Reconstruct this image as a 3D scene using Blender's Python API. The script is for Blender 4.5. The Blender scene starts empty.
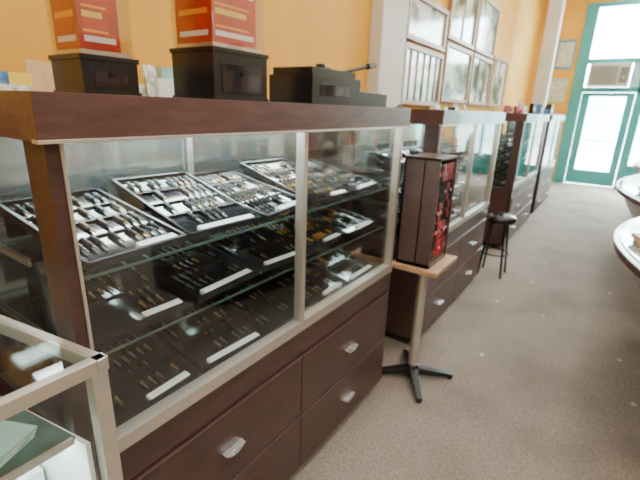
import bpy, math, random
from mathutils import Vector, Matrix
random.seed(7)
scene = bpy.context.scene

# ------------------------------------------------------------------ materials
def nmat(name):
    m = bpy.data.materials.new(name); m.use_nodes = True
    nt = m.node_tree
    return m, nt, nt.nodes['Principled BSDF']

def pmat(name, col, rough=0.5, metal=0.0, noise=0.0, scale=20.0, stretch=(1,1,1), bump=0.0, emit=0.0, coat=0.0, spec=None):
    m, nt, b = nmat(name)
    b.inputs['Roughness'].default_value = rough
    b.inputs['Metallic'].default_value = metal
    b.inputs['Coat Weight'].default_value = coat
    if spec is not None: b.inputs['Specular IOR Level'].default_value = spec
    tc = nt.nodes.new('ShaderNodeTexCoord'); mp = nt.nodes.new('ShaderNodeMapping')
    mp.inputs['Scale'].default_value = stretch
    nt.links.new(tc.outputs['Object'], mp.inputs['Vector'])
    nz = nt.nodes.new('ShaderNodeTexNoise'); nz.inputs['Scale'].default_value = scale
    nz.inputs['Detail'].default_value = 4
    nt.links.new(mp.outputs[0], nz.inputs['Vector'])
    cr = nt.nodes.new('ShaderNodeValToRGB')
    k = noise
    cr.color_ramp.elements[0].position = 0.3; cr.color_ramp.elements[1].position = 0.7
    cr.color_ramp.elements[0].color = tuple(max(0, c*(1-k)) for c in col)+(1,)
    cr.color_ramp.elements[1].color = tuple(min(1, c*(1+k)) for c in col)+(1,)
    nt.links.new(nz.outputs['Fac'], cr.inputs['Fac'])
    nt.links.new(cr.outputs['Color'], b.inputs['Base Color'])
    if bump > 0:
        bp = nt.nodes.new('ShaderNodeBump'); bp.inputs['Strength'].default_value = bump
        bp.inputs['Distance'].default_value = 0.01
        nt.links.new(nz.outputs['Fac'], bp.inputs['Height'])
        nt.links.new(bp.outputs['Normal'], b.inputs['Normal'])
    return m

def glassmat(name, tint=(0.97,0.995,0.99), base=0.08):
    m = bpy.data.materials.new(name); m.use_nodes = True
    nt = m.node_tree; nt.nodes.clear()
    o = nt.nodes.new('ShaderNodeOutputMaterial')
    t = nt.nodes.new('ShaderNodeBsdfTransparent'); t.inputs[0].default_value = tint+(1,)
    g = nt.nodes.new('ShaderNodeBsdfGlossy'); g.inputs['Roughness'].default_value = 0.03
    lw = nt.nodes.new('ShaderNodeLayerWeight'); lw.inputs['Blend'].default_value=0.5
    pw = nt.nodes.new('ShaderNodeMath'); pw.operation='POWER'; pw.inputs[1].default_value=4.0
    ma = nt.nodes.new('ShaderNodeMath'); ma.operation='MULTIPLY_ADD'; ma.inputs[1].default_value=0.7; ma.inputs[2].default_value=base
    nt.links.new(lw.outputs['Facing'], pw.inputs[0]); nt.links.new(pw.outputs[0], ma.inputs[0])
    mx = nt.nodes.new('ShaderNodeMixShader')
    nt.links.new(ma.outputs[0], mx.inputs[0]); nt.links.new(t.outputs[0], mx.inputs[1]); nt.links.new(g.outputs[0], mx.inputs[2])
    nt.links.new(mx.outputs[0], o.inputs[0])
    return m

def emis(name, col, s):
    m = bpy.data.materials.new(name); m.use_nodes = True
    nt = m.node_tree; nt.nodes.clear()
    o = nt.nodes.new('ShaderNodeOutputMaterial'); e = nt.nodes.new('ShaderNodeEmission')
    e.inputs[0].default_value = col+(1,); e.inputs[1].default_value = s
    nt.links.new(e.outputs[0], o.inputs[0]); return m

WOOD  = pmat('dark_wood', (0.058,0.028,0.024), 0.38, noise=0.35, scale=9, stretch=(6,1,6), coat=0.15)
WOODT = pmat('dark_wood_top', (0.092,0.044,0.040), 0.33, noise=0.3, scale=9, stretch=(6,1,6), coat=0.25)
WOODL = pmat('mid_wood', (0.40,0.25,0.14), 0.45, noise=0.3, scale=9, stretch=(1,6,6))
GAP   = pmat('shadow_gap', (0.012,0.008,0.007), 0.9)
METAL = pmat('champagne_metal', (0.60,0.57,0.52), 0.38, 0.7, noise=0.05)
CHROME= pmat('chrome', (0.75,0.75,0.76), 0.2, 1.0)
BACK  = pmat('case_back_panel', (0.55,0.64,0.62), 0.08, 0.9, noise=0.1, scale=3)
LINER = pmat('white_liner', (0.75,0.82,0.80), 0.6, noise=0.05)
DECK  = pmat('case_deck', (0.08,0.08,0.085), 0.25, noise=0.1)
GLASS = glassmat('showcase_glass')
SHELF = glassmat('shelf_glass', (0.92,0.96,0.95), .04)
SHEDGE= pmat('shelf_edge_green', (0.07,0.12,0.115), 0.2)
BLACK = pmat('black_plastic', (0.012,0.012,0.015), 0.22, noise=0.2)
VELVET= pmat('black_tray', (0.012,0.013,0.018), 0.11, noise=0.3, scale=60, coat=.8)
GRNMAT= pmat('green_counter_mat', (0.05,0.13,0.11), 0.4, noise=0.6, scale=12)
WHITE = pmat('white_card', (0.90,0.92,0.94), 0.45)
GOLD  = pmat('gold', (0.50,0.34,0.13), 0.3, 0.8)
SILVER= pmat('silver', (0.78,0.80,0.84), 0.25, 0.8)
DSILV = pmat('dull_silver', (0.28,0.29,0.31), 0.3, 0.7)
DGRN  = pmat('dark_green_resin', (0.02,0.045,0.035), 0.2)
ORNG  = pmat('orange_plastic', (0.95,0.38,0.03), 0.4)
YELW  = pmat('yellow_plastic', (0.85,0.65,0.08), 0.4)
REDP  = pmat('red_label', (0.52,0.02,0.013), 0.4, noise=0.3, scale=25)
REDD  = pmat('dark_red', (0.20,0.012,0.018), 0.4)
TEAL  = pmat('teal_paint', (0.05,0.34,0.36), 0.45, noise=0.1)
TEALP = pmat('pale_teal', (0.35,0.6,0.57), 0.5, noise=0.2, scale=10)
WALLM = pmat('orange_wall_paint', (0.74,0.385,0.045), 0.75, noise=0.06, scale=2)
WALLY = pmat('cream_paint', (0.80,0.66,0.42), 0.7, noise=0.04, scale=2)
COLM  = pmat('white_column_paint', (0.68,0.68,0.63), 0.7, noise=0.04, scale=2)
CEIL  = pmat('ceiling_white', (0.8,0.78,0.72), 0.8, noise=0.03)
ACM   = pmat('ac_plastic', (0.50,0.52,0.48), 0.5)
ACD   = pmat('ac_grille', (0.16,0.16,0.15), 0.6)
PAPER = pmat('printed_paper', (0.6,0.62,0.55), 0.5, noise=0.5, scale=40)
TAN   = pmat('tan_book', (0.62,0.42,0.22), 0.5)
PINK  = pmat('pink_print', (0.6,0.2,0.25), 0.5, noise=0.5, scale=30)
BLUE  = pmat('blue_print', (0.1,0.25,0.5), 0.5, noise=0.4, scale=30)
ACRYL = glassmat('clear_acrylic', (0.96,0.95,0.93), .08)
DGLASS= pmat('dark_counter_front', (0.04,0.024,0.02), 0.15, noise=0.3, scale=6)
CTOP  = pmat('counter_glass_top', (0.30,0.34,0.34), 0.08, noise=0.8, scale=11)
LAMPE = emis('lamp_tube', (1,0.97,0.9), 14)
LAMPFILL = emis('case_light_and_fill_strip', (0.92,1,0.98), 32)  # front case lighting, plus unseen strips added for glare and fill

def carpet():
    m, nt, b = nmat('carpet')
    b.inputs['Roughness'].default_value = 0.95
    tc = nt.nodes.new('ShaderNodeTexCoord')
    n1 = nt.nodes.new('ShaderNodeTexNoise'); n1.inputs['Scale'].default_value = 70; n1.inputs['Detail'].default_value = 5
    n2 = nt.nodes.new('ShaderNodeTexNoise'); n2.inputs['Scale'].default_value = 2.2; n2.inputs['Detail'].default_value=6
    v = nt.nodes.new('ShaderNodeTexVoronoi'); v.inputs['Scale'].default_value = 3.6
    for n in (n1,n2,v): nt.links.new(tc.outputs['Object'], n.inputs['Vector'])
    cr = nt.nodes.new('ShaderNodeValToRGB')
    cr.color_ramp.elements[0].position=0.3; cr.color_ramp.elements[1].position=0.75
    cr.color_ramp.elements[0].color=(0.18,0.145,0.12,1); cr.color_ramp.elements[1].color=(0.32,0.27,0.225,1)
    nt.links.new(n1.outputs['Fac'], cr.inputs['Fac'])
    st = nt.nodes.new('ShaderNodeValToRGB')
    st.color_ramp.elements[0].position=0.30; st.color_ramp.elements[0].color=(.62,.62,.62,1)
    st.color_ramp.elements[1].position=0.55; st.color_ramp.elements[1].color=(1,1,1,1)
    nt.links.new(n2.outputs['Fac'], st.inputs['Fac'])
    mx = nt.nodes.new('ShaderNodeMixRGB'); mx.blend_type='MULTIPLY'; mx.inputs[0].default_value=0.7
    nt.links.new(cr.outputs[0], mx.inputs[1]); nt.links.new(st.outputs[0], mx.inputs[2])
    lt = nt.nodes.new('ShaderNodeMath'); lt.operation='LESS_THAN'; lt.inputs[1].default_value=0.055
    nt.links.new(v.outputs['Distance'], lt.inputs[0])
    m2 = nt.nodes.new('ShaderNodeMixRGB'); m2.inputs[2].default_value=(0.55,0.48,0.36,1)
    nt.links.new(lt.outputs[0], m2.inputs[0]); nt.links.new(mx.outputs[0], m2.inputs[1])
    nt.links.new(m2.outputs[0], b.inputs['Base Color'])
    bp = nt.nodes.new('ShaderNodeBump'); bp.inputs['Strength'].default_value=0.3; bp.inputs['Distance'].default_value=0.005
    nt.links.new(n1.outputs['Fac'], bp.inputs['Height']); nt.links.new(bp.outputs[0], b.inputs['Normal'])
    return m
CARPET = carpet()

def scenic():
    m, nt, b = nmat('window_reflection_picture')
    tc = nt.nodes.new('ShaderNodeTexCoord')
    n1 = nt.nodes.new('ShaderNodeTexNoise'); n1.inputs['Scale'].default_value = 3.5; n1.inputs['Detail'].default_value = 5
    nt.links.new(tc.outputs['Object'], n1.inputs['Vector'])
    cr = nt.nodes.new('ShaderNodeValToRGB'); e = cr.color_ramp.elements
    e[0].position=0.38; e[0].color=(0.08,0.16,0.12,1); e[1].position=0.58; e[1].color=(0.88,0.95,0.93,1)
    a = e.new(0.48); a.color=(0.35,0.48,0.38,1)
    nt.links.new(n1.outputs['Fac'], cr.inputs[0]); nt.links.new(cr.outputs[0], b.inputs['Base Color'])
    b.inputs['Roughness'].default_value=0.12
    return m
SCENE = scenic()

# ------------------------------------------------------------------ mesh builder
class MB:
    def __init__(s, name): s.name=name; s.v=[]; s.f=[]; s.m=[]; s.mats=[]; s.sm=[]
    def mi(s, mat):
        if mat not in s.mats: s.mats.append(mat)
        return s.mats.index(mat)
    def add(s, vs, fs, mat, M=None, smooth=False):
        o=len(s.v); k=s.mi(mat)
        for p in vs:
            p=Vector(p)
            if M is not None: p = M @ p
            s.v.append(p)
        for f in fs:
            s.f.append([i+o for i in f]); s.m.append(k); s.sm.append(smooth)
    def box(s, x0,x1,y0,y1,z0,z1, mat, M=None):
        vs=[(x0,y0,z0),(x1,y0,z0),(x1,y1,z0),(x0,y1,z0),(x0,y0,z1),(x1,y0,z1),(x1,y1,z1),(x0,y1,z1)]
        fs=[(0,3,2,1),(4,5,6,7),(0,1,5,4),(1,2,6,5),(2,3,7,6),(3,0,4,7)]
        s.add(vs,fs,mat,M)
    def prism(s, pts, z0, z1, mat, M=None, pts2=None):
        n=len(pts); q=pts2 or pts
        vs=[(p[0],p[1],z0) for p in pts]+[(p[0],p[1],z1) for p in q]
        fs=[tuple(range(n-1,-1,-1)), tuple(range(n,2*n))]+[(i,(i+1)%n,n+(i+1)%n,n+i) for i in range(n)]
        s.add(vs,fs,mat,M)
    def cyl(s, p0, p1, r, mat, r2=None, n=16, M=None):
        p0=Vector(p0); p1=Vector(p1); r2 = r if r2 is None else r2
        d=(p1-p0).normalized(); a=d.orthogonal().normalized(); b=d.cross(a)
        vs=[]
        for p,rr in ((p0,r),(p1,r2)):
            for i in range(n):
                t=2*math.pi*i/n; vs.append(p+a*math.cos(t)*rr+b*math.sin(t)*rr)
        s.add(vs,[(i,(i+1)%n,n+(i+1)%n,n+i) for i in range(n)],mat,M,True)
        s.add(vs[:n],[tuple(range(n-1,-1,-1))],mat,M); s.add(vs[n:],[tuple(range(n))],mat,M)
    def lathe(s, prof, c, mat, n=24, M=None):
        vs=[];fs=[]
        for r,z in prof:
            for i in range(n):
                t=2*math.pi*i/n; vs.append((c[0]+r*math.cos(t),c[1]+r*math.sin(t),c[2]+z))
        for j in range(len(prof)-1):
            for i in range(n):
                fs.append((j*n+i,j*n+(i+1)%n,(j+1)*n+(i+1)%n,(j+1)*n+i))
        s.add(vs,fs,mat,M,True)
    def tube(s, pts, r, mat, n=10, M=None):
        for a,b in zip(pts[:-1],pts[1:]): s.cyl(a,b,r,mat,n=n,M=M)
    def done(s, bevel=0.0, parent=None):
        me=bpy.data.meshes.new(s.name); me.from_pydata([tuple(p) for p in s.v],[],s.f)
        for m in s.mats: me.materials.append(m)
        for p,k,sm in zip(me.polygons,s.m,s.sm): p.material_index=k; p.use_smooth=sm
        me.update()
        ob=bpy.data.objects.new(s.name,me); scene.collection.objects.link(ob)
        if bevel>0:
            b=ob.modifiers.new('bevel','BEVEL'); b.width=bevel; b.segments=2; b.limit_method='ANGLE'
        if parent: ob.parent=parent
        return ob

# ------------------------------------------------------------------ room
XL,XR,YB,YF,H = -1.9,3.4,-2.6,11.35,4.2
def slab(name,x0,x1,y0,y1,z0,z1,mat):
    b=MB(name); b.box(x0,x1,y0,y1,z0,z1,mat); return b.done()
slab('floor',XL-.1,XR+.1,YB-.1,YF+.1,-.1,0,CARPET)
slab('ceiling',XL-.1,XR+.1,YB-.1,YF+.1,H,H+.1,CEIL)
slab('wall_left',XL-.12,XL,YB,YF,0,H,WALLM)
slab('wall_right',XR,XR+.12,YB,YF,0,H,WALLY)
slab('wall_back',XL,XR,YB-.12,YB,0,H,WALLY)
w=MB('wall_front')
w.box(XL,-1.02,YF,YF+.15,0,H,WALLM)
w.box(-1.02,XR,YF,YF+.15,3.78,H,WALLM)
w.box(1.9,XR,YF,YF+.15,0,3.78,WALLY)
w.box(.34,1.9,YF,YF+.15,0,.45,TEAL)
w.done()
t=MB('trim_1')
t.box(-1.02,-.80,YF-.03,YF+.12,0,3.78,TEAL)
t.box(-.80,.34,YF-.03,YF+.12,3.70,3.78,TEAL)
t.box(-.80,.34,YF-.03,YF+.12,2.02,2.12,TEAL)
t.box(-.80,.34,YF-.03,YF+.12,2.60,2.70,TEAL)
t.box(.18,.34,YF-.03,YF+.12,0,3.78,TEAL)
t.box(.02,.18,YF-.02,YF+.10,2.12,2.60,TEALP)
t.box(.34,1.9,YF-.03,YF+.12,3.70,3.78,TEAL)
t.box(.34,1.9,YF-.03,YF+.12,2.55,2.68,TEAL)
t.box(.34,1.9,YF-.03,YF+.12,.45,.52,TEAL)
t.box(1.82,1.9,YF-.03,YF+.12,.52,3.7,TEAL)
t.box(1.1,1.16,YF-.03,YF+.12,.52,3.7,TEAL)
t.done(0.005)
wn=MB('window_1'); wn.box(-.80,.18,YF+.03,YF+.04,2.70,3.70,GLASS); wn.done()
wn=MB('window_2'); wn.box(.34,1.82,YF+.03,YF+.04,.52,3.70,GLASS); wn.done()
d=MB('door_1')
d.box(-.79,-.64,YF,YF+.05,.02,2.01,TEAL); d.box(.03,.17,YF,YF+.05,.02,2.01,TEAL)
d.box(-.64,.03,YF,YF+.05,.02,.34,TEAL); d.box(-.64,.03,YF,YF+.05,1.93,2.01,TEAL)
d.box(-.64,.03,YF+.02,YF+.03,.34,1.93,GLASS)
d.tube([(-.60,YF-.05,1.0),(.0,YF-.05,1.0)],.014,METAL); d.cyl((-.6,YF-.05,1),(-.6,YF+.02,1),.012,METAL); d.cyl((0,YF-.05,1),(0,YF+.02,1),.012,METAL)
d.done(0.004)
a=MB('air_conditioner')
a.box(-.74,.0,YF-.22,YF+.02,2.13,2.58,ACM)
for i in range(9): a.box(-.70,-.22,YF-.232,YF-.219,2.18+i*.04,2.20+i*.04,ACD)
a.box(-.18,-.04,YF-.235,YF-.219,2.2,2.5,ACD); a.cyl((-.11,YF-.26,2.3),(-.11,YF-.23,2.3),.025,ACM)
a.done(0.006)
def column(name,x0,x1,y0,y1,mat):
    c=MB(name); c.box(x0,x1,y0,y1,0,H,mat); c.box(x0-.012,x1+.012,y0-.012,y1+.012,0,.12,mat); c.done(0.01)
column('wall_pilaster',XL,XL+.12,3.45,3.95,COLM)
column('pillar',-1.45,-1.22,9.2,9.45,COLM)
b=MB('baseboard_left'); b.box(XL,XL+.015,YB,3.43,0,.1,WOOD); b.box(XL,XL+.015,4.0,YF,0,.1,WOOD); b.done()
# outside pavement and facade seen through the door
o=MB('building_across_street'); o.box(-14,14,YF+14,YF+15,-.02,3.6,pmat('pale_stucco',(0.60,0.72,0.72),.8,noise=.1,scale=1))
for i in range(8): o.box(-13+i*3.4,-11.3+i*3.4,YF+13.95,YF+14.02,1.0,2.9,TEALP)
o.box(-20,20,YF+.15,YF+14,-.15,-.02,pmat('concrete',(0.62,0.63,0.62),.8,noise=.1))
o.done()

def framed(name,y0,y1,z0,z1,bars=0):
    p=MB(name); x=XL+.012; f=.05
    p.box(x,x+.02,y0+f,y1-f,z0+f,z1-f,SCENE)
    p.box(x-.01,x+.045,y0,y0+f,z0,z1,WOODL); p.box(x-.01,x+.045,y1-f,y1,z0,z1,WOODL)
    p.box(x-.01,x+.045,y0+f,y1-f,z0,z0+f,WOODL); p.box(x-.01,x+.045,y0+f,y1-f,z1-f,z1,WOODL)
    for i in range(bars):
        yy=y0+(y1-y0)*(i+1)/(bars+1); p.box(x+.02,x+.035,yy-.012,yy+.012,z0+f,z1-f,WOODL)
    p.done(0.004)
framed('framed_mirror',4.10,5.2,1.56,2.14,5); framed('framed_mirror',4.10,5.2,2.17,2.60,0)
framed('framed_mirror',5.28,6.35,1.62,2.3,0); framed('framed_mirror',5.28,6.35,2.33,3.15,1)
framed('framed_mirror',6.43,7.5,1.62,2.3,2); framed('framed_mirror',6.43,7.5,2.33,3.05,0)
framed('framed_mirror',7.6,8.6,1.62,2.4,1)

# ------------------------------------------------------------------ showcases
XF=-.82; XBK=-1.40; ZT=1.511
def tray_mesh(name, X, Y, Z, w=.27, dpt=.34, tilt=18, rot=0, kinds=(GOLD,SILVER), rows=2, n=9, glare_label=1.0, skip=.2):
    t=MB(name)
    h=.020
    M=Matrix.Translation((X,Y,Z))@Matrix.Rotation(math.radians(rot),4,'Z')@Matrix.Rotation(math.radians(tilt),4,'Y')
    t.box(-dpt,0,-w/2,w/2,0,.010,VELVET,M)
    t.box(-dpt,0,-w/2,-w/2+.008,.01,h,BLACK,M); t.box(-dpt,0,w/2-.008,w/2,.01,h,BLACK,M)
    t.box(-dpt,-dpt+.008,-w/2,w/2,.01,h,BLACK,M); t.box(-.008,0,-w/2,w/2,.01,h,BLACK,M)
    if glare_label>0:
        lw=(w-.05)*glare_label
        t.box(-.030,-.008,w/2-.025-lw,w/2-.025,.0105,h+.001,WHITE,M)  # white label strip, doubling as painted glare streak along the tray front
    L=(dpt-.07)/rows
    for r in range(rows):
        x1=-.05-r*L; x0=x1-L*.8
        for i in range(n):
            y=-w/2+.02+(w-.04)*(i+.5)/n
            if random.random()<skip: continue
            k=random.choice(kinds)
            body=random.choice((BLACK,BLACK,BLACK,DGRN))
            xm=x0+(x1-x0)*.66
            t.cyl((x0,y,.017),(xm,y,.017),.0058,body,n=6,M=M)
            t.cyl((xm,y,.017),(x1,y,.017),.0040,k,r2=.0022,n=6,M=M)
            t.box(x0+.01,x0+(x1-x0)*.28,y-.0008,y+.0008,.021,.0245,k,M)
        if r<rows-1: t.box(x0-.008,x0-.003,-w/2+.01,w/2-.01,.01,.016,BLACK,M)
    zb=dpt*math.sin(math.radians(tilt)); xb=-dpt*math.cos(math.radians(tilt))
    R=Matrix.Translation((X,Y,Z))@Matrix.Rotation(math.radians(rot),4,'Z')
    if zb>.02:
        t.box(xb+.01,xb+.02,-w/2+.01,w/2-.01,0,zb-.004,BLACK,R)
    return t.done()

def pull(b,x,y,z):
    n=12; pts=[]
    for i in range(n+1):
        a=math.pi*i/n
        pts.append((math.cos(a)*.042, -math.sin(a)*.020))
    vs=[];
    for (yy,zz) in pts: vs.append((x,y+yy,z+.010+zz)); 
    for (yy,zz) in pts: vs.append((x+.020,y+yy*.8,z+.008+zz*.75))
    m=n+1
    b.add(vs,[(i,i+1,m+i+1,m+i) for i in range(n)]+[tuple(range(m,2*m))]+[tuple(range(m-1,-1,-1))],SILVER)
    b.box(x,x+.021,y-.042,y+.042,z+.008,z+.013,SILVER)

def showcase(name,y0,y1,shelves=(1.14,.945),split=.50):
    b=MB(name); xf,xb=XF,XBK
    ym=y0+(y1-y0)*split
    b.box(xb,xf-.03,y0,y1,.055,.70,WOOD)
    b.box(xb+.02,xf-.06,y0+.02,y1-.02,0,.055,GAP)
    b.box(xf-.03,xf-.012,y0,y1,.05,.70,GAP)
    b.box(xf-.03,xf,y0,y1,.605,.70,WOOD)
    b.box(xf-.03,xf-.002,y0,y0+.03,.05,.605,WOOD); b.box(xf-.03,xf-.002,y1-.03,y1,.05,.605,WOOD)
    for (a0,a1) in ((y0+.034,ym-.003),(ym+.003,y1-.034)):
        for (c0,c1) in ((.33,.598),(.06,.322)):
            b.box(xf-.02,xf+.006,a0,a1,c0,c1,WOOD)
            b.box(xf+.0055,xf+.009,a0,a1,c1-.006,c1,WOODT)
            pull(b,xf+.006,(a0+a1)/2,c0+.115)
    b.box(xb,xf,y0,y1,.70,.712,DECK)
    b.box(xf-.035,xf+.004,y0+.02,y1,.705,.745,METAL)
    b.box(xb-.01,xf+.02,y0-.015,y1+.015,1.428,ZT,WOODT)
    b.box(xf+.0,xf+.023,y0-.018,y1+.018,1.425,1.432,METAL)
    b.box(xf-.085,xf,y0,y0+.025,.70,1.428,WOOD)
    b.box(xb,xb+.03,y0,y0+.03,.70,1.428,WOOD); b.box(xb,xb+.03,y1-.03,y1,.70,1.428,WOOD)
    b.box(xf-.03,xf+.002,y1-.03,y1,.70,1.428,METAL)
    b.box(xf-.035,xf+.002,y0+.025,y0+.032,.72,1.428,METAL)
    b.box(xf-.03,xf+.004,ym-.010,ym+.010,.74,1.428,METAL)
    b.box(xf-.012,xf-.008,y0+.03,ym,.74,1.428,GLASS); b.box(xf-.022,xf-.018,ym,y1-.03,.74,1.428,GLASS)
    b.box(xb+.03,xf-.085,y0+.008,y0+.012,.712,1.428,GLASS)
    b.box(xb+.03,xf-.03,y1-.012,y1-.008,.712,1.428,GLASS)
    b.box(xb+.002,xb+.008,y0+.03,ym+.02,.712,1.428,BACK); b.box(xb+.012,xb+.018,ym-.02,y1-.03,.712,1.428,BACK)
    b.box(xb+.018,xb+.026,ym-.03,ym-.005,.712,1.428,METAL)
    for z in shelves:
        b.box(xb+.03,xf-.05,y0+.035,y1-.035,z-.008,z,SHELF)
        b.box(xf-.05,xf-.0485,y0+.035,y1-.035,z-.008,z,SHEDGE)
        for yy in (y0+.04,ym,y1-.05):
            b.box(xb+.02,xb+.3,yy,yy+.006,z-.03,z-.008,METAL)
    b.box(xf-.085,xf-.045,y0+.08,y1-.08,1.4235,1.428,LAMPFILL)
    b.box(xb+.05,xb+.13,y0+.08,y1-.08,1.4235,1.428,LAMPFILL)  # unseen rear strip, added to throw long glare onto the trays
    return b.done(0.0015)
C1=(.338,1.88); C2=(2.37,3.90); C3=(4.98,6.70); C4=(7.05,8.75)
for C in (C1,C2,C3,C4): showcase('glass_showcase',*C)

ks=(GOLD,DSILV,DSILV,SILVER); kg=(GOLD,GOLD,DSILV); kk=(ORNG,YELW,ORNG); kd=(DSILV,DSILV,GOLD)
for i,(Y,r,kind,lb,tl) in enumerate([(.55,3,kd,.5,11),(.83,-3,ks,.9,14),(1.12,6,ks,.7,12),(1.40,-2,kg,.4,15),(1.69,5,kd,.7,12)]):
    tray_mesh('pen_tray',-.895,Y,1.142,w=.274,dpt=.41,tilt=tl,rot=r,kinds=kind,rows=4,n=10,glare_label=lb,skip=.3)
for i,(Y,r,kind,lb) in enumerate([(.55,-2,kd,.5),(.84,4,kd,.95),(1.12,-4,kg,.9),(1.40,3,kk,.5),(1.69,2,kd,.6)]):
    tray_mesh('pen_tray',-.905,Y,.947,w=.274,dpt=.42,tilt=10,rot=r,kinds=kind,rows=3,n=9,glare_label=lb,skip=.4)
for i,(Y,r,kind,lb) in enumerate([(.55,3,kd,.6),(.84,-2,ks,.95),(1.12,3,kd,0),(1.40,4,kg,.6),(1.69,1,kd,.9)]):
    tray_mesh('pen_tray',-.885,Y,.714,w=.274,dpt=.44,tilt=11,rot=r,kinds=kind,rows=3,n=9,glare_label=lb,skip=.3)
for (ya,yb) in (C2,C3,C4):
    for z in (1.142,.947,.714):
        k=5; L=(yb-ya-.1)/k
        for i in range(k):
            tray_mesh('pen_tray',-.9,ya+.05+L*(i+.5),z,w=L*.9,dpt=.36,tilt=13,rot=random.uniform(-2,2),kinds=random.choice((ks,kg,kd)),rows=2,n=6,glare_label=random.choice((0,.5,.9)))

# ------------------------------------------------------------------ near low showcase
lc=MB('low_glass_counter'); zt=1.05
A=(-.692,.335); Bp=(-1.30,.235); Cc=(-1.30,-1.1); D=(-.692,-1.1)
def edge(p,q,w,z0,z1,mat):
    p=Vector(p+(0,)); q=Vector(q+(0,)); dd=(q-p).normalized(); nn=Vector((-dd.y,dd.x,0))*w
    lc.prism([tuple(p)[:2],tuple(q)[:2],tuple(q+nn)[:2],tuple(p+nn)[:2]],z0,z1,mat)
for p,q in ((A,Bp),(Bp,Cc),(Cc,D),(D,A)):
    edge(p,q,.022,zt-.028,zt,METAL); edge(p,q,.02,.42,.46,METAL)
lc.prism([(-.707,.318),(-1.29,.225),(-1.29,-1.09),(-.707,-1.09)],zt-.006,zt+.001,GLASS)
for (x,y) in ((-.693,.332),(-1.27,.232),(-1.27,-1.07),(-.693,-1.07)):
    lc.box(x-.03,x,y-.03,y,.42,zt-.028,METAL)
lc.box(-.699,-.695,-1.07,.302,.46,zt-.028,GLASS)
lc.prism([(-.717,.30),(-1.28,.21),(-1.28,-1.08),(-.717,-1.08)],.0,.42,WOOD)
lc.prism([(-.717,.30),(-1.28,.21),(-1.28,-1.08),(-.717,-1.08)],.42,.43,LINER)
lc.box(-1.29,-1.28,-1.07,.20,.46,zt-.035,LINER)
lc.prism([(-.717,.292),(-1.28,.20),(-1.28,.19),(-.717,.282)],.46,.87,LINER)
lc.prism([(-.735,.275),(-1.27,.19),(-1.27,-1.06),(-.735,-1.06)],.88,.887,GRNMAT)
lc.box(-.737,-.728,-1.06,.27,.876,.89,METAL)
lc.box(-.79,-.745,-1.0,.25,.872,.8795,LAMPFILL)  # unseen glowing strip added under the shelf to brighten liner and stock
lc.box(-1.1,-1.0,-1.0,.15,.872,.8795,LAMPFILL)  # second added fill strip, hidden further back under the shelf
# stock standing inside on the deck
for (x,y,wz,h,mm) in [(-.80,.22,.05,.20,WHITE),(-.88,.23,.04,.28,LINER),(-1.0,.12,.07,.16,TEALP),(-.79,.10,.05,.12,TEALP),(-.95,-.08,.08,.22,WHITE),(-1.15,.1,.05,.3,WHITE),(-.80,-.02,.06,.10,GRNMAT),(-.85,.05,.03,.25,BLACK)]:
    lc.box(x-wz/2,x+wz/2,y-wz/2,y+wz/2,.47,.47+h,mm); lc.box(x-wz/2-.002,x+wz/2+.002,y-wz/2-.002,y+wz/2+.002,.47+h*.7,.47+h*.8,METAL)
    lc.box(x-wz/2,x+wz/2,y-wz/2,y+wz/2,.431,.47,BLACK)
lc.done(0.0015)
for (x,y,z,r,mm) in [(-.95,.06,.888,10,TEALP),(-1.12,.10,.888,-15,PAPER),(-.82,.17,.888,25,TEALP),(-.80,.0,.888,-8,PAPER)]:
    s=MB('price_card_stack'); M=Matrix.Translation((x,y,z))@Matrix.Rotation(math.radians(r),4,'Z')
    for i in range(5): s.box(-.05+.003*i,.05+.003*i,-.04,.04,i*.006,i*.006+.005,mm if i%2==0 else PAPER,M)
    s.done()

# ------------------------------------------------------------------ things on case 1
def dispenser(name,x0,x1,y0,y1,hb,ht):
    b=MB(name); z=ZT+.001
    b.box(x0,x1,y0,y1,z,z+hb,BLACK)
    b.box(x0-.004,x1+.004,y0-.004,y1+.004,z+hb-.012,z+hb,BLACK)
    b.box(x0-.004,x1+.004,y0-.004,y1+.004,z,z+.01,BLACK)
    b.box(x1,x1+.003,y0+.03,y1-.03,z+.02,z+hb-.04,VELVET)
    b.cyl((x1,(y0+y1)/2,z+hb*.55),(x1+.010,(y0+y1)/2,z+hb*.55),.008,BLACK)
    t0=z+hb
    b.box(x0+.004,x1-.004,y0+.004,y0+.008,t0,t0+ht,ACRYL); b.box(x0+.004,x1-.004,y1-.008,y1-.004,t0,t0+ht,ACRYL)
    b.box(x1-.008,x1-.004,y0+.008,y1-.008,t0,t0+ht,ACRYL); b.box(x0+.004,x0+.008,y0+.008,y1-.008,t0,t0+ht,ACRYL)
    b.box(x0,x1,y0,y1,t0+ht,t0+ht+.015,REDP)
    b.box(x0+.01,x1-.01,y0+.01,y1-.01,t0,t0+.012,SILVER)
    ye=y1-.035
    b.box(x0+.014,x1-.012,y0+.012,ye,t0+.013,t0+ht-.01,REDP)
    for j in range(4):
        zz=t0+.03+j*.055
        b.box(x1-.012,x1-.0108,y0+.022,ye-.012-(j%2)*.03,zz,zz+.014,WHITE if j!=1 else YELW)
        b.box(x1-.012,x1-.0108,y0+.022,ye-.03,zz+.022,zz+.028,ORNG)
        b.box(x0+.03,x1-.03,y0+.0108,y0+.012,zz,zz+.014,ORNG if j%2 else WHITE)
    b.done(0.0015)
dispenser('candy_dispenser',-1.25,-1.10,.565,.715,.095,.26)
dispenser('candy_dispenser',-1.13,-.95,.85,1.07,.14,.24)
m=MB('card_imprinter'); z=ZT+.001
m.box(-1.10,-.90,1.25,1.58,z,z+.10,BLACK); m.box(-1.09,-.91,1.26,1.56,z+.10,z+.125,BLACK)
m.box(-1.09,-.90,1.58,1.84,z,z+.055,BLACK); m.box(-1.07,-.92,1.6,1.82,z+.055,z+.06,ACD)
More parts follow.
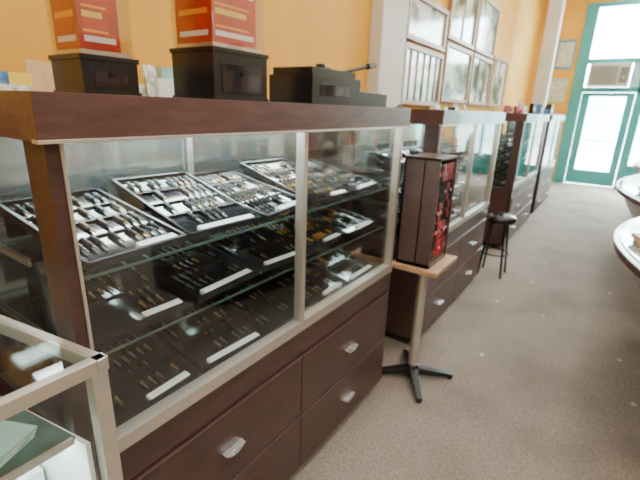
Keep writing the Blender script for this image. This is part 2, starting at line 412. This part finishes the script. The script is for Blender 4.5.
m.box(-.90,-.897,1.30,1.50,z+.03,z+.07,VELVET)
m.cyl((-1.0,1.44,z+.125),(-1.0,1.44,z+.15),.02,BLACK)
m.tube([(-1.0,1.44,z+.142),(-.99,1.56,z+.125),(-.985,1.68,z+.15),(-.98,1.80,z+.175)],.008,BLACK)
m.cyl((-.98,1.78,z+.17),(-.98,1.84,z+.183),.013,BLACK)
m.tube([(-1.0,1.5,z+.12),(-.99,1.62,z+.09),(-.99,1.72,z+.105)],.010,ACD)
m.cyl((-.99,1.72,z+.055),(-.99,1.72,z+.11),.014,BLACK)
m.done(0.004)

bs=MB('back_counter'); bs.box(XL+.005,-1.66,.0,3.40,1.45,1.48,WOODL)
bs.box(XL+.005,-1.68,.02,3.38,.0,1.45,WOOD); bs.done(.003)
def fill(c,xs,ys,z,n,mats,hmin,hmax,wmin=.03,wmax=.09):
    for i in range(n):
        y=ys[0]+(ys[1]-ys[0])*(i+.5)/n; x=random.uniform(*xs); w_=random.uniform(wmin,wmax)/2; h=random.uniform(hmin,hmax)
        M=Matrix.Translation((x,y,z))@Matrix.Rotation(random.uniform(-.3,.3),4,'Z')
        k=random.choice(mats); q=random.random()
        if q<.5:
            c.box(-w_*.7,w_*.7,-w_,w_,0,h,k,M); c.box(-w_*.7,w_*.71,-w_*.8,w_*.8,h*.3,h*.6,random.choice(mats),M)
        elif q<.75:
            c.lathe([(0,0),(w_*.6,0),(w_*.8,h*.3),(w_*.5,h*.6),(w_*.25,h*.7),(w_*.3,h),(0,h)],(0,0,0),k,14,M)
        else:
            c.box(-.004,.004,-w_,w_,0,h,k,M@Matrix.Rotation(-.2,4,'Y')); c.box(-.03,.02,-w_,w_,0,.006,k,M)
def clutter(name,*a,**k):
    c=MB(name); fill(c,*a,**k); return c.done()
clutter('boxed_merchandise',(-1.80,-1.74),(.35,1.5),1.481,22,[TEALP,PAPER,PAPER,PAPER,YELW,WHITE,TAN,BLUE],.09,.19,.04,.09)
clutter('boxed_merchandise',(-1.80,-1.74),(1.6,3.2),1.481,16,[TEALP,WHITE,PAPER,PAPER,WOODL,YELW,PINK],.05,.12,.06,.13)
clutter('boxed_merchandise',(-1.2,-.95),(2.5,3.8),ZT+.001,9,[BLACK,WOOD,PAPER,WHITE,TAN],.02,.05)
clutter('boxed_merchandise',(-1.2,-.95),(5.1,6.6),ZT+.001,9,[BLACK,WOOD,PAPER,TAN,PINK],.05,.16,.06,.14)
clutter('boxed_merchandise',(-1.2,-.95),(7.15,8.6),ZT+.001,8,[BLACK,WOOD,PAPER,BLUE],.05,.2,.06,.14)

# ------------------------------------------------------------------ pedestal table + rack
p=MB('pedestal_table'); cx,cy=-.715,2.07
p.box(cx-.13,cx+.125,cy-.17,cy+.17,.715,.738,WOODL)
p.box(cx-.08,cx+.08,cy-.08,cy+.08,.70,.715,BLACK)
p.cyl((cx,cy,.05),(cx,cy,.70),.026,METAL)
p.lathe([(0.0,.09),(.032,.09),(.045,.055),(.05,.02),(0,.02)],(cx,cy,0),BLACK)
for k in range(4):
    ang=math.radians(45+90*k-12)
    M=Matrix.Translation((cx,cy,0))@Matrix.Rotation(ang,4,'Z')
    vs=[(.02,-.024,.03),(.02,.024,.03),(.02,.024,.075),(.02,-.024,.075),(.24,-.016,.012),(.24,.016,.012),(.24,.016,.032),(.24,-.016,.032)]
    p.add(vs,[(0,3,2,1),(4,5,6,7),(0,1,5,4),(1,2,6,5),(2,3,7,6),(3,0,4,7)],BLACK,M)
    p.cyl((.225,0,0),(.225,0,.014),.016,BLACK,M=M)
p.done(0.003)
r=MB('watch_display_rack'); x0,x1,y0,y1=-.825,-.645,1.935,2.20; z0,z1=.739,1.29
RW=pmat('rack_brown',(0.075,0.045,0.042),.5,noise=.15)
r.box(x0,x1,y0,y0+.012,z0,z1,RW); r.box(x0,x1,y1-.012,y1,z0,z1,RW); r.box(x0,x0+.012,y0,y1,z0,z1,RW)
r.box(x0,x1,y0,y1,z1-.012,z1,RW); r.box(x0,x1,y0,y1,z0,z0+.02,RW); r.box(x0+.1,x0+.11,y0,y1,z0,z1,VELVET)
for j in range(5):
    zz=z0+.03+j*.1
    r.cyl((x1-.02,y0+.012,zz+.085),(x1-.02,y1-.012,zz+.085),.004,BLACK,n=8)
    for i in range(6):
        yy=y0+.03+i*.04; k=random.choice([REDD,REDD,REDD,REDP,BLACK,BLACK,BLACK,BLACK])
        r.box(x1-.024,x1-.008,yy-.013,yy+.013,zz,zz+.088,k)
        r.cyl((x1-.010,yy,zz+.045),(x1-.003,yy,zz+.045),.009,random.choice([SILVER,REDD,BLACK,BLACK,REDP,PINK]),n=12)
r.done(0.0015)

s=MB('bar_stool'); sx,sy=-.745,4.13
s.lathe([(0,.52),(.12,.52),(.14,.535),(.145,.56),(.135,.585),(.1,.6),(0,.605)],(sx,sy,0),BLACK)
for k in range(4):
    a_=math.radians(45+90*k); c_,s_=math.cos(a_),math.sin(a_)
    s.cyl((sx+c_*.09,sy+s_*.09,.525),(sx+c_*.15,sy+s_*.15,0),.011,BLACK)
ring=[(sx+.125*math.cos(2*math.pi*i/20),sy+.125*math.sin(2*math.pi*i/20),.22) for i in range(21)]
s.tube(ring,.007,BLACK,n=8); s.done()

# ------------------------------------------------------------------ right curved counters
def curved_counter(name,y0,y1,xe,bulge,ztop=.9,xb=1.3,nseg=24):
    b=MB(name)
    def arc(off,shr):
        pts=[]
        for i in range(nseg+1):
            t=i/nseg; y=y0+shr+(y1-y0-2*shr)*t
            x=xe+off+bulge*(1-math.sin(math.pi*(.12+.76*t)))/(1-math.sin(math.pi*.12))
            pts.append((x,y))
        return pts
    def poly(off,shr): 
        a=arc(off,shr); return [(xb,y0+shr)]+[(xb,y1-shr)]+a[::-1]
    P=poly(0,0); Q=poly(.03,.01); F=poly(.36,.05)
    b.prism(P,ztop-.045,ztop-.002,WOODT)
    b.prism(poly(.02,.02),ztop-.004,ztop+.004,CTOP)
    b.prism(poly(-.006,-.004),ztop-.012,ztop-.003,METAL)
    b.prism(poly(.26,.04),ztop-.42,ztop-.045,DGLASS,pts2=Q)
    b.prism(F,.0,ztop-.42,DGLASS,pts2=poly(.26,.04))
    return b.done()
curved_counter('curved_display_counter',1.85,3.50,.105,.20)
curved_counter('curved_display_counter',3.62,6.2,.10,.30)
curved_counter('curved_display_counter',6.3,8.6,.28,.30)
for (x,y,r,mm) in [(.29,2.50,10,TAN),(.38,2.15,-20,WHITE),(.36,3.0,15,PAPER),(.36,4.4,5,PAPER),(.39,5.0,-5,PINK)]:
    bk=MB('book_stack'); 
    for i in range(2):
        M=Matrix.Translation((x,y,.905+i*.022))@Matrix.Rotation(math.radians(r+i*9),4,'Z')
        bk.box(-.09,.09,-.12,.12,0,.003,mm,M); bk.box(-.087,.087,-.117,.117,.003,.018,WHITE,M); bk.box(-.09,.09,-.12,.12,.018,.021,mm,M); bk.box(-.092,-.088,-.12,.12,0,.021,mm,M)
    bk.done()
clutter('boxed_merchandise',(.45,.8),(4.0,8.3),.905,20,[PAPER,PINK,BLUE,TEALP,WHITE,TAN],.08,.3,.1,.2)
rs=MB('wall_shelving') 
for yy in (0,2.5,5,7.5,10): rs.box(XR-.35,XR-.005,yy,yy+.04,0,2.4,WOOD)
for zz in (.1,.7,1.2,1.7,2.2): rs.box(XR-.35,XR-.005,.04,10,zz,zz+.03,WOODL)
for zz in (.731,1.231,1.731): fill(rs,(XR-.2,XR-.15),(.2,9.8),zz,34,[PAPER,PINK,BLUE,TEALP,WHITE,TAN,REDP],.1,.35,.12,.24)
rs.done()

def poster(name,x0,x1,z0,z1,mat):
    q=MB(name); q.box(x0,x1,YF-.012,YF-.002,z0,z1,mat); q.box(x0+.03,x1-.03,YF-.014,YF-.011,z0+.05,z1-.05,PAPER); q.done()
poster('poster',-1.45,-1.1,2.5,3.1,BLUE); poster('poster',-1.5,-1.12,1.8,2.3,TEALP); poster('poster',-1.4,-1.1,1.1,1.6,PINK)

# ------------------------------------------------------------------ ceiling lights
def fixture(x,y,L=1.2,power=55):
    f=MB('ceiling_light'); f.box(x-.15,x+.15,y-L/2,y+L/2,H-.07,H,LINER)
    for dx in (-.07,.07): f.cyl((x+dx,y-L/2+.03,H-.09),(x+dx,y+L/2-.03,H-.09),.015,LAMPE,n=8)
    f.done()
    l=bpy.data.lights.new('fixture_lamp','AREA'); l.shape='RECTANGLE'; l.size=.3; l.size_y=L; l.energy=power; l.color=(1,.95,.87)
    o=bpy.data.objects.new('fixture_lamp',l); o.location=(x,y,H-.12); scene.collection.objects.link(o)
for y in (-1.2,1.2,3.6,6.0,8.4,10.3):
    fixture(.2,y,power=44); fixture(2.2,y,power=30)
for y in (1.5,4.8,8): fixture(-1.2,y,power=6)
sun=bpy.data.lights.new('sun','SUN'); sun.energy=14; sun.angle=.02; sun.color=(1,.97,.9)
so=bpy.data.objects.new('sun',sun); so.rotation_euler=(math.radians(-50),0,math.radians(25)); so.location=(0,20,8); scene.collection.objects.link(so)
wd=bpy.data.worlds.new('world'); scene.world=wd; wd.use_nodes=True
bg=wd.node_tree.nodes['Background']; bg.inputs[0].default_value=(.80,.95,1,1); bg.inputs[1].default_value=60.0

# ------------------------------------------------------------------ camera
f=416.0
Yc=Vector((300,122,-f)).normalized(); Zc=Vector((45,1310,f)).normalized()
Xc=Yc.cross(Zc).normalized(); Zc=Xc.cross(Yc)
R=Matrix((Xc,Yc,Zc))
cam=bpy.data.cameras.new('camera'); co=bpy.data.objects.new('camera',cam); scene.collection.objects.link(co)
cam.sensor_width=36; cam.lens=36*f/640; cam.clip_start=.02
cam.dof.use_dof=True; cam.dof.focus_distance=.6; cam.dof.aperture_fstop=6.5
M=R.to_4x4(); M.translation=Vector((0,0,1.5)); co.matrix_world=M
scene.camera=co
